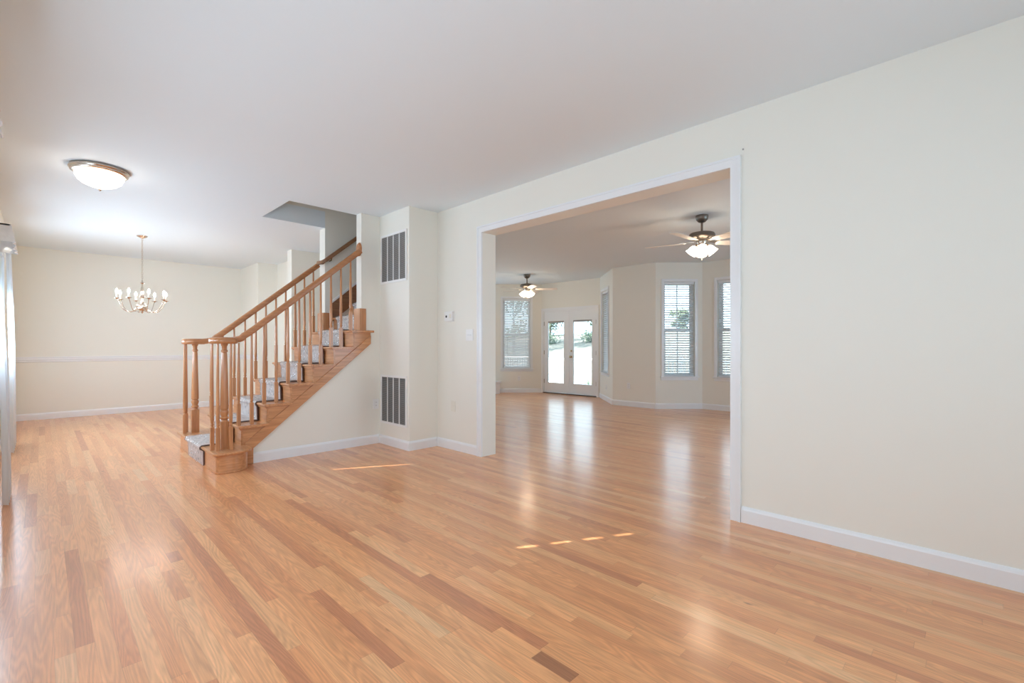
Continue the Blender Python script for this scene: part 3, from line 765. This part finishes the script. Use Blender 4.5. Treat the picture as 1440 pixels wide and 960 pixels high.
def plate(name, label, cat, loc, rz, w, h, m=M_white, kind='outlet'):
    p = empty(name, loc, rz); tag(p, label, cat)
    MB().box(-w/2, w/2, -0.006, 0, -h/2, h/2).build('cover_plate', m, p, bevel=0.002)
    if kind == 'outlet':
        for dz in (-0.02, 0.02):
            s = MB().box(-0.017, 0.017, -0.009, -0.005, dz-0.014, dz+0.014).build('receptacle', m, p, bevel=0.002)
            MB().box(-0.009,-0.006,-0.0095,-0.008,dz-0.004,dz+0.006).box(0.006,0.009,-0.0095,-0.008,dz-0.004,dz+0.006).build('slot', M_dark, s)
    elif kind == 'switch2':
        for dx in (-0.023, 0.023):
            MB().box(dx-0.006, dx+0.006, -0.008, -0.005, -0.014, 0.014).build('switch_surround', m, p)
            MB().prism([(-0.017,-0.002),(-0.005,-0.008),(-0.005,0.006)], dx-0.0045, dx+0.0045, 'x').build('toggle', m, p)
    elif kind == 'jack':
        MB().box(-0.010,0.010,-0.008,-0.005,-0.012,0.012).build('jack', m, p)
    return p
RZR = -PI/2      # plates on x = const walls facing -x : local -y points to -x
plate('light_switch', 'white double toggle switch plate beside the wide opening', 'light switch', (3.2895,3.908,1.293), RZR, 0.116, 0.124, kind='switch2')
plate('cable_plate', 'cream painted cover plate low on the wall below the thermostat', 'wall plate', (3.2895,4.195,0.49), RZR, 0.075, 0.118, M_almond, kind='jack')
plate('power_outlet', 'white power outlet beside the lower return grille under the stairs', 'outlet', (2.846,5.1395,0.475), 0, 0.074, 0.118)
plate('power_outlet', 'white outlet on the plain wall between the two bays', 'outlet', (8.081,4.80,0.40), RZR, 0.074, 0.118)
plate('power_outlet', 'small dark-slotted outlet low on the slanted wall right of the glass doors', 'outlet', (8.516,5.596,0.30), math.atan2(D_[1]-C_[1], D_[0]-C_[0]), 0.074, 0.118)
plate('power_outlet', 'faint outlet under the window left of the glass doors', 'outlet', (8.53,8.201,0.36), math.atan2(B_[1]-A_[1], B_[0]-A_[0]), 0.074, 0.118)
# thermostat
th = empty('thermostat', (3.2895, 4.262, 1.51), RZR); tag(th, 'square white thermostat with a dark round sensor on the wall', 'thermostat')
MB().box(-0.083,0.083,-0.008,0,-0.058,0.058).build('back_plate', M_white, th, bevel=0.003)
MB().box(-0.075,0.078,-0.026,-0.008,-0.052,0.052).build('thermostat_body', M_white, th, bevel=0.005)
Md = Matrix.Translation((-0.030,-0.026,0.0)) @ Matrix.Rotation(PI/2,4,'X')
MB().lathe([(0.014,0),(0.014,0.002)], (0,0,0), 16, Md).build('sensor_dial', M_dark, th)
MB().box(0.018,0.060,-0.027,-0.026,-0.022,0.026).build('label_panel', M_almond, th)
# wall anchor left in the paint above the casing
nl = MB().lathe([(0.006,0),(0.005,0.006),(0.0,0.008)], (0,0,0), 10, Matrix.Rotation(-PI/2,4,'Y')).build('wall_nail', M_grille, None, loc=(3.2895, 1.093, 2.48)); tag(nl, 'tiny grey nail head in the wall above the opening corner', 'nail')

# low white ledge at the far left of the family room
lg = empty('hearth_bench', (7.95,9.03,0)); tag(lg, 'low white built-in ledge at the left edge of the opening view', 'ledge')
MB().box(-0.45,0.075,-0.66,1.4,0,0.26).build('bench_body', M_trim, lg); MB().box(-0.49,0.085,-0.70,1.4,0.26,0.31).build('bench_top', M_trim, lg, bevel=0.006)

# ------------------------------------------------------------------ flush ceiling light
fl = empty('flush_ceiling_light', (0.365,5.51,H)); tag(fl, 'round glowing flush ceiling light with brushed nickel rim', 'ceiling light')
MB().lathe([(0.19,0),(0.205,-0.008),(0.208,-0.022),(0.198,-0.032),(0.200,-0.040),(0.186,-0.050),(0.170,-0.052),(0.168,-0.03)], (0,0,0), 48, cap=False).build('rim', M_nickelb, fl, smooth=True)
MB().lathe([(0.172,-0.040),(0.168,-0.075),(0.150,-0.110),(0.118,-0.138),(0.070,-0.158),(0.018,-0.166),(0.0,-0.166)], (0,0,0), 40, cap=False).build('glass_bowl', M_bowl, fl, smooth=True)
MB().lathe([(0.016,-0.163),(0.018,-0.170),(0.012,-0.176),(0.014,-0.184),(0.007,-0.196),(0.0,-0.199)], (0,0,0), 16, cap=False).build('finial', M_nickelb, fl, smooth=True)

# ------------------------------------------------------------------ chandelier
ch = empty('chandelier', (1.012,8.418,H)); tag(ch, 'polished multi-arm candle chandelier hanging on a chain over the dining area', 'chandelier')
MB().lathe([(0.062,0),(0.064,-0.006),(0.050,-0.020),(0.022,-0.030),(0.012,-0.038)], (0,0,0), 28).build('canopy', M_nickelb, ch, smooth=True)
cm = MB(); z = -0.038; i = 0
while z > -0.64:
    ring = [(0.009*math.cos(t*PI/5), 0, z-0.016+0.019*math.sin(t*PI/5)) for t in range(11)]
    if i % 2: ring = [(0, p[0], p[2]) for p in ring]
    cm.sweep(ring, [(0.0022,0),(0,0.0022),(-0.0022,0),(0,-0.0022)], up=(0.3,0.8,0.1)); z -= 0.030; i += 1
cm.build('chain', M_nickelb, ch)
MB().lathe([(0.0,-0.640),(0.010,-0.645),(0.014,-0.665),(0.028,-0.672),(0.010,-0.684),(0.009,-0.72),(0.016,-0.74),(0.022,-0.79),(0.014,-0.84),(0.030,-0.858),(0.034,-0.872),(0.016,-0.884),(0.014,-0.930),(0.022,-0.945),(0.020,-0.960),(0.040,-0.972),(0.062,-1.000),(0.067,-1.022),(0.058,-1.046),(0.030,-1.064),(0.012,-1.072),(0.016,-1.084),(0.008,-1.098),(0.0,-1.110)], (0,0,0), 28, cap=False).build('column', M_nickelb, ch, smooth=True)
for i in range(8):
    a = math.radians(-82+45*i-45.26); cs, sn = math.cos(a), math.sin(a)
    pts = []
    for t in range(0, 15):
        q = t/14
        r = 0.022+0.262*q
        zz = -0.985-0.10*math.sin(PI*min(1,q*1.06)*0.98)-0.0*q
        if q > 0.72: zz += 0.075*((q-0.72)/0.28)**1.4
        pts.append((r*cs, r*sn, zz))
    arm = MB().tube(pts, 0.0052, 8).build('arm', M_nickelb, ch, smooth=True)
    ex, ey, ez = pts[-1]
    MB().lathe([(0.006,-0.006),(0.014,0.0),(0.034,0.006),(0.037,0.012),(0.012,0.014)], (ex,ey,ez), 20).build('drip_cup', M_nickelb, arm, smooth=True)
    MB().lathe([(0.011,0.012),(0.011,0.075),(0.004,0.077)], (ex,ey,ez), 14).build('candle_sleeve', M_candle, arm, smooth=True)
    MB().lathe([(0.006,0.077),(0.013,0.090),(0.015,0.100),(0.010,0.120),(0.003,0.136),(0.0,0.139)], (ex,ey,ez), 12, cap=False).build('bulb', M_bulb, arm, smooth=True)

# ------------------------------------------------------------------ ceiling fans
def ceiling_fan(loc, rel, label):
    f = empty('ceiling_fan', loc); tag(f, label, 'ceiling fan', 'ceiling fans in the family room')
    MB().lathe([(0.072,0),(0.074,-0.020),(0.066,-0.052),(0.040,-0.078),(0.018,-0.086)], (0,0,0), 28).build('canopy', M_pewter, f, smooth=True)
    MB().lathe([(0.013,-0.08),(0.013,-0.195)], (0,0,0), 14).build('downrod', M_pewter, f, smooth=True)
    MB().lathe([(0.020,-0.185),(0.034,-0.196),(0.090,-0.204),(0.138,-0.216),(0.150,-0.235),(0.150,-0.262),(0.138,-0.276),(0.100,-0.290),(0.070,-0.296)], (0,0,0), 40).build('motor_housing', M_pewter, f, smooth=True)
    MB().lathe([(0.060,-0.296),(0.064,-0.312),(0.052,-0.345),(0.062,-0.360),(0.050,-0.380),(0.020,-0.395)], (0,0,0), 28).build('light_kit', M_nickel, f, smooth=True)
    for i in range(5):
        a = math.radians(rel+72*i-45.26)
        M = Matrix.Rotation(a,4,'Z') @ Matrix.Translation((0,0,-0.318)) @ Matrix.Rotation(math.radians(-11),4,'X')
        w0, w1 = 0.055, 0.072
        pts = [(0.20,-w0),(0.30,-w0-0.008),(0.60,-w1),(0.645,-w1+0.012),(0.665,-0.035),(0.67,0),(0.665,0.035),(0.645,w1-0.012),(0.60,w1),(0.30,w0+0.008),(0.20,w0),(0.185,0.03),(0.185,-0.03)]
        bl = MB().prism(pts, -0.004, 0.004, 'z', M).build('fan_blade', M_fanblade, f, bevel=0.002)
        Mi = Matrix.Rotation(a,4,'Z')
        MB().prism([(0.085,-0.020),(0.15,-0.014),(0.20,-0.040),(0.255,-0.036),(0.275,0),(0.255,0.036),(0.20,0.040),(0.15,0.014),(0.085,0.020)], 0.004, 0.010, 'z', M).build('blade_iron', M_nickel, bl)
    for i in range(4):
        a = math.radians(rel+20+90*i)
        M = Matrix.Rotation(a,4,'Z') @ Matrix.Translation((0.058,0,-0.362)) @ Matrix.Rotation(math.radians(-38),4,'Y')
        MB().lathe([(0.018,0.012),(0.020,-0.010),(0.024,-0.018)], (0,0,0), 16, M).build('shade_holder', M_nickel, f, smooth=True)
        MB().lathe([(0.024,-0.014),(0.040,-0.030),(0.050,-0.055),(0.052,-0.080),(0.060,-0.105),(0.066,-0.115),(0.060,-0.112),(0.046,-0.080),(0.030,-0.03)], (0,0,0), 20, M, cap=False).build('glass_shade', M_shade, f, smooth=True)
    for dx, l in ((-0.02,-0.50),(0.025,-0.525)):
        MB().lathe([(0.0016,-0.39),(0.0016,l+0.02),(0.005,l+0.015),(0.006,l),(0.0,l-0.006)], (dx,0.01,0), 8).build('pull_chain', M_nickel, f)
    d = bpy.data.lights.new('fan_bulbs', 'POINT'); d.energy = 5; d.color = (1.0,0.80,0.58); d.shadow_soft_size = 0.09
    o = bpy.data.objects.new('fan_bulbs', d); COL.objects.link(o); o.parent = f; o.location = (0,0,-0.56)
    return f
ceiling_fan((5.60,2.33,H), 6, 'ceiling fan with lit glass shades nearer the opening at the right')
ceiling_fan((7.50,6.97,H), -5, 'smaller-looking distant ceiling fan in front of the glass doors')

# ------------------------------------------------------------------ sheers and valances at the front windows
def curtain(y0, y1, xt, xb, z0, z1, label, amp=0.018, waves=4):
    c = empty('sheer_curtain', (LX, (y0+y1)/2, z0)); tag(c, label, 'curtain', 'sheer white curtain panels')
    nu, nv = 64, 16; vs = []; fs = []
    for side in (0, 1):
        for j in range(nv+1):
            q = j/nv; z = z0+(z1-z0)*q; xx = xb+(xt-xb)*q**2.0
            for i in range(nu+1):
                u = i/nu; sq = 1-0.18*(q > 0.6)*(q-0.6)/0.4
                y = (y0+y1)/2+(u-0.5)*(y1-y0)*sq
                x = xx-amp+amp*math.cos(2*PI*waves*(u-1))*(1.0-0.3*q)+side*0.0016
                if u > 0.985: x -= 0.004
                vs.append((x-LX, y-(y0+y1)/2, z-z0))
    n = (nu+1)*(nv+1)
    for j in range(nv):
        for i in range(nu):
            a = j*(nu+1)+i; b = a+nu+1
            fs.append((a,a+1,b+1,b)); fs.append((n+a,n+b,n+b+1,n+a+1))
    for i in range(nu):
        fs.append((i, n+i, n+i+1, i+1)); t = nv*(nu+1)+i; fs.append((t, t+1, n+t+1, n+t))
    for j in range(nv):
        a = j*(nu+1); b = a+nu+1; fs.append((a,b,n+b,n+a)); a += nu; b += nu; fs.append((a,n+a,n+b,b))
    mb = MB(); mb.v = vs; mb.f = fs
    mb.build('panel', M_sheer, c, smooth=True, angle=80)
    return c
curtain(4.98, 5.42, -0.232, -0.166, 0.015, 1.915, 'large sheer white curtain panel nearest the left picture edge', waves=5)
curtain(7.35, 8.10, -0.245, -0.208, 0.02, 2.30, 'farther sheer curtain panel whose hem shows behind the nearer one')
def valance(y0, y1, label, z0, z1, xt, xb):
    v = empty('window_valance', (LX, (y0+y1)/2, z0)); tag(v, label, 'valance', 'crinkled valances over the front windows')
    def L(p): return (p[0]-LX, p[1]-(y0+y1)/2, p[2]-z0)
    nu, nv = 90, 8; mb = MB(); path = []
    # wraps from the wall out and along, with returns at both ends
    base = [(LX, y0)]+[(None, y0+(y1-y0)*i/nu) for i in range(nu+1)]+[(LX, y1)]
    vs = []; fs = []
    for s in (0, 1):
        for j in range(nv+1):
            q = j/nv; z = z0+(z1-z0)*q
            for k, (x, y) in enumerate(base):
                if x is None:
                    x = xb+(xt-xb)*q+0.007*math.sin(y*38)*(1-q*0.6)
                    zz = z+(0.012*math.sin(y*9) if j == 0 else 0)
                    yy = y+(0.05*(1-q) if k == len(base)-2 else 0)
                else: zz = z; yy = y+(0.05*(1-q) if k else 0)
                vs.append(L((x-s*0.004, yy+(s*0.004 if k < 2 else 0), zz)))
    m = len(base); n = m*(nv+1)
    for j in range(nv):
        for i in range(m-1):
            a = j*m+i; fs.append((a,a+1,a+m+1,a+m)); fs.append((n+a,n+a+m,n+a+m+1,n+a+1))
    for i in range(m-1): fs.append((i,n+i,n+i+1,i+1)); t = nv*m+i; fs.append((t,t+1,n+t+1,n+t))
    mb.v = vs; mb.f = fs; mb.build('fabric', M_lace, v, smooth=True, angle=60)
    MB().box(0.002, xt-LX-0.006, -(y1-y0)/2, (y1-y0)/2, z1-z0-0.012, z1-z0-0.002).build('mounting_board', M_white, v)
valance(5.00, 5.48, 'crinkled off-white valance above the sheer panel at the left picture edge', 1.925, 2.062, -0.156, -0.139)
valance(2.48, 3.15, 'small crinkled valance corner at the upper left picture edge', 2.135, 2.245, -0.150, -0.124)

# closed blinds behind the sheers, slats of two cut short at the jamb to shape the sun streaks
def solid_blind(y0, y1, gap_lo, gap_hi, at_far, label, dashed=False):
    b = empty('window_blind', (LX-0.05, (y0+y1)/2, 0.55)); tag(b, label, 'blind', 'closed blinds in the front windows')
    yc = (y0+y1)/2; sl = MB(); z = 0.57; g = 0.135
    while z < 2.17:
        a0, a1 = y0+0.001, y1-0.001
        n_ = int((z-0.57)/0.042+0.5)
        if gap_lo < z < gap_hi and not (dashed and n_ % 3 == 0):
            if at_far: a1 -= g
            else: a0 += g
        M = Matrix.Translation((0,0,z-0.55)) @ Matrix.Rotation(0.12,4,'Y')
        sl.box(-0.0015,0.0015,a0-yc,a1-yc,-0.026,0.026,M); z += 0.042
    sl.build('slats', M_slat, b)
    MB().box(-0.025,0.025,y0-yc+0.001,y1-yc-0.001,1.60,1.668).build('headrail', M_slat, b)
solid_blind(W0o[0], W0o[1], 9, 9, True, 'closed white blind in the added, unseen front window beside the camera')
solid_blind(W1o[0], W1o[1], 1.58, 2.12, True, 'closed white blind in the narrow front window under the upper left valance', True)
solid_blind(W2o[0], W2o[1], 1.58, 2.12, True, 'closed white blind behind the large sheer panel')
solid_blind(W3o[0], W3o[1], 9, 9, True, 'closed white blind behind the farther sheer panel')

# ------------------------------------------------------------------ outside: deck, railing, slope, trees
M_deck = simple('weathered_deck_boards', (0.42,0.38,0.34), 0.8, var=0.12, vscale=9)
M_rail = simple('white_vinyl_rail', (0.85,0.86,0.87), 0.4)
M_grass = simple('pale_dry_grass', (0.17,0.165,0.14), 0.95, var=0.35, vscale=0.8)
M_bark = simple('grey_bark', (0.16,0.13,0.10), 0.9, var=0.2, vscale=14)
M_leafa = simple('pine_foliage', (0.10,0.15,0.10), 0.8, var=0.3, vscale=2)
M_leafb = simple('pale_bush_foliage', (0.15,0.19,0.13), 0.8, var=0.3, vscale=2)
dk = MB()
y = 1.0
while y < 14.5: dk.box(9.22, 12.25, y, y+0.138, -0.20, -0.16); y += 0.144
dk.box(9.22,12.25,1.0,14.5,-0.35,-0.205)
tag(dk.build('deck_platform', M_deck), 'weathered wooden deck outside the glass doors', 'deck')
def railing_section(y0, y1, label):
    r = empty('deck_railing', (12.1, y0, -0.16)); tag(r, label, 'railing', 'white deck railing sections')
    L = y1-y0
    MB().box(-0.045,0.045,0.05,L-0.062,0.905,0.96).build('top_rail', M_rail, r, bevel=0.006)
    MB().box(-0.025,0.025,0.05,L-0.062,0.08,0.13).build('bottom_rail', M_rail, r)
    MB().box(-0.05,0.05,-0.05,0.05,0,1.03).box(-0.06,0.06,-0.06,0.06,1.03,1.05).build('post', M_rail, r, bevel=0.004)
    n = int((L-0.1)/0.115); first = None
    for i in range(n):
        yy = 0.05+(L-0.1)*(i+0.5)/n
        if first is None: first = MB().box(-0.013,0.013,-0.013,0.013,0.13,0.905).build('baluster', M_rail, r); first.location = (0,yy,0)
        else:
            c = first.copy(); COL.objects.link(c); c.parent = r; c.location = (0,yy,0)
sects = [1.1, 3.35, 5.6, 7.85, 10.1, 12.35, 14.4]
labs = ['white deck railing section at the far right beyond the bay', 'white deck railing seen low through the right bay window', 'white deck railing section seen low through the bay window blind',
        'white deck railing behind the right glass door', 'white deck railing behind the left glass door', 'white deck railing seen low through the left window blind']
for (a, b), lb in zip(zip(sects, sects[1:]), labs): railing_section(a, b, lb)
# slope rising behind the deck
gv = []; gf = []; nx_, ny_ = 26, 30
for j in range(ny_+1):
    for i in range(nx_+1):
        x = 9.2+(70-9.2)*(i/nx_)**1.6; y = -25+(90)*j/ny_
        t = max(0, min(1, (x-15)/30)); z = -1.6+4.2*t+0.25*noise.noise(Vector((x*0.15,y*0.15,0)))
        gv.append((x,y,z))
for j in range(ny_):
    for i in range(nx_):
        a = j*(nx_+1)+i; gf.append((a,a+1,a+nx_+2,a+nx_+1))
mb = MB(); mb.v = gv; mb.f = gf; g_ = mb.build('ground', M_grass, smooth=True); struct(g_)

def tree(name, x, y, z, h, r, crown0, label, cat, leaf, n=1500, seed=1, group=None, sz=0.22):
    rd = random.Random(seed); t = empty(name, (x,y,z)); tag(t, label, cat, group)
    MB().tube([(0,0,-0.3),(0.05,0.03,h*0.3),(0.0,0.08,h*0.6),(0.05,0,h*0.92)], 0.02*h+0.02, 8, scales=[1,0.8,0.55,0.15]).build('trunk', M_bark, t, smooth=True)
    br = MB()
    for i in range(10):
        a = rd.uniform(0,2*PI); zz = crown0+(h-crown0)*rd.uniform(0.05,0.75); rr = r*rd.uniform(0.5,0.9)
        br.tube([(0,0,zz),(rr*0.5*math.cos(a),rr*0.5*math.sin(a),zz+rr*0.2),(rr*math.cos(a),rr*math.sin(a),zz+rr*0.35)], 0.006*h, 5, scales=[1,0.7,0.3])
    br.build('branches', M_bark, t)
    lm = MB(); clumps = [(rd.uniform(0,2*PI), rd.random()**0.6, rd.random()) for _ in range(46)]
    for i in range(n):
        ca, cr_, cz_ = rd.choice(clumps)
        zz = crown0+(h-crown0)*cz_; env = r*math.sin(PI*min(1,max(0.05,0.12+0.86*(1-cz_)**0.8)))**0.6
        p = Vector((env*cr_*math.cos(ca), env*cr_*math.sin(ca), zz))+Vector([rd.gauss(0,r*0.13) for _ in range(3)])
        d = Vector([rd.gauss(0,1) for _ in range(3)]).normalized(); e = d.orthogonal().normalized()*sz*rd.uniform(0.5,1.0); d = d*sz*rd.uniform(0.5,1.0)
        lm.add([p-e*0.5, p+d*0.5, p+e*0.5, p-d*0.5], [(0,1,2,3)])
    lm.build('foliage', leaf, t)
def gz(x, y):
    t = max(0, min(1, (x-15)/30)); return -1.6+4.2*t+0.25*noise.noise(Vector((x*0.15,y*0.15,0)))
trees = [
  (30, 29.5, 8.0, 2.4, 1.6, 'tall evergreen seen through the left window blind'),
  (44, 37.0, 6.2, 2.6, 1.2, 'leafy tree beyond the slope behind the left glass door'),
  (46, 31.5, 6.0, 2.6, 1.0, 'leafy tree beyond the slope behind the right glass door'),
  (52, 24.0, 2.7, 1.3, 0.6, 'small green tree seen through the bay window blind'),
  (54, 17.5, 2.2, 1.2, 0.5, 'low tree beyond the right bay window'),
  (30, 34.5, 8.5, 2.6, 1.4, 'leftmost evergreen behind the window left of the doors'),
]
for i, (x, y, h, r, c0, lb) in enumerate(trees):
    tree('leafy_tree', x, y, gz(x,y)-0.1, h, r, c0, lb, 'tree', M_leafa if i % 2 == 0 else M_leafb, seed=i+3, group='trees beyond the slope', sz=0.34)
for i, (x, y, lb) in enumerate(((36,30.3,'dark shrub at the slope top behind the left glass door'),(37,26.0,'dark shrub at the slope top behind the right glass door'),(50,19.5,'low shrub on the slope seen through the bay window'))):
    tree('garden_shrub', x, y, gz(x,y)-0.05, 1.0, 1.1, 0.1, lb, 'shrub', M_leafa, n=500, seed=i+40, group='shrubs on the slope', sz=0.22)

for i, (x, y, hh, rr, lb) in enumerate(((13.7,9.75,1.55,0.42,'leafless-looking dark shrub behind the railing at the right glass door'),(13.9,10.75,1.2,0.4,'dark shrub behind the railing between the glass doors'),(13.7,11.75,0.95,0.35,'small low shrub behind the railing at the left glass door'))):
    tree('garden_shrub', x, y, -1.65, hh, rr, 0.15, lb, 'shrub', M_leafa, n=420, seed=i+70, group='shrubs behind the deck railing', sz=0.10)
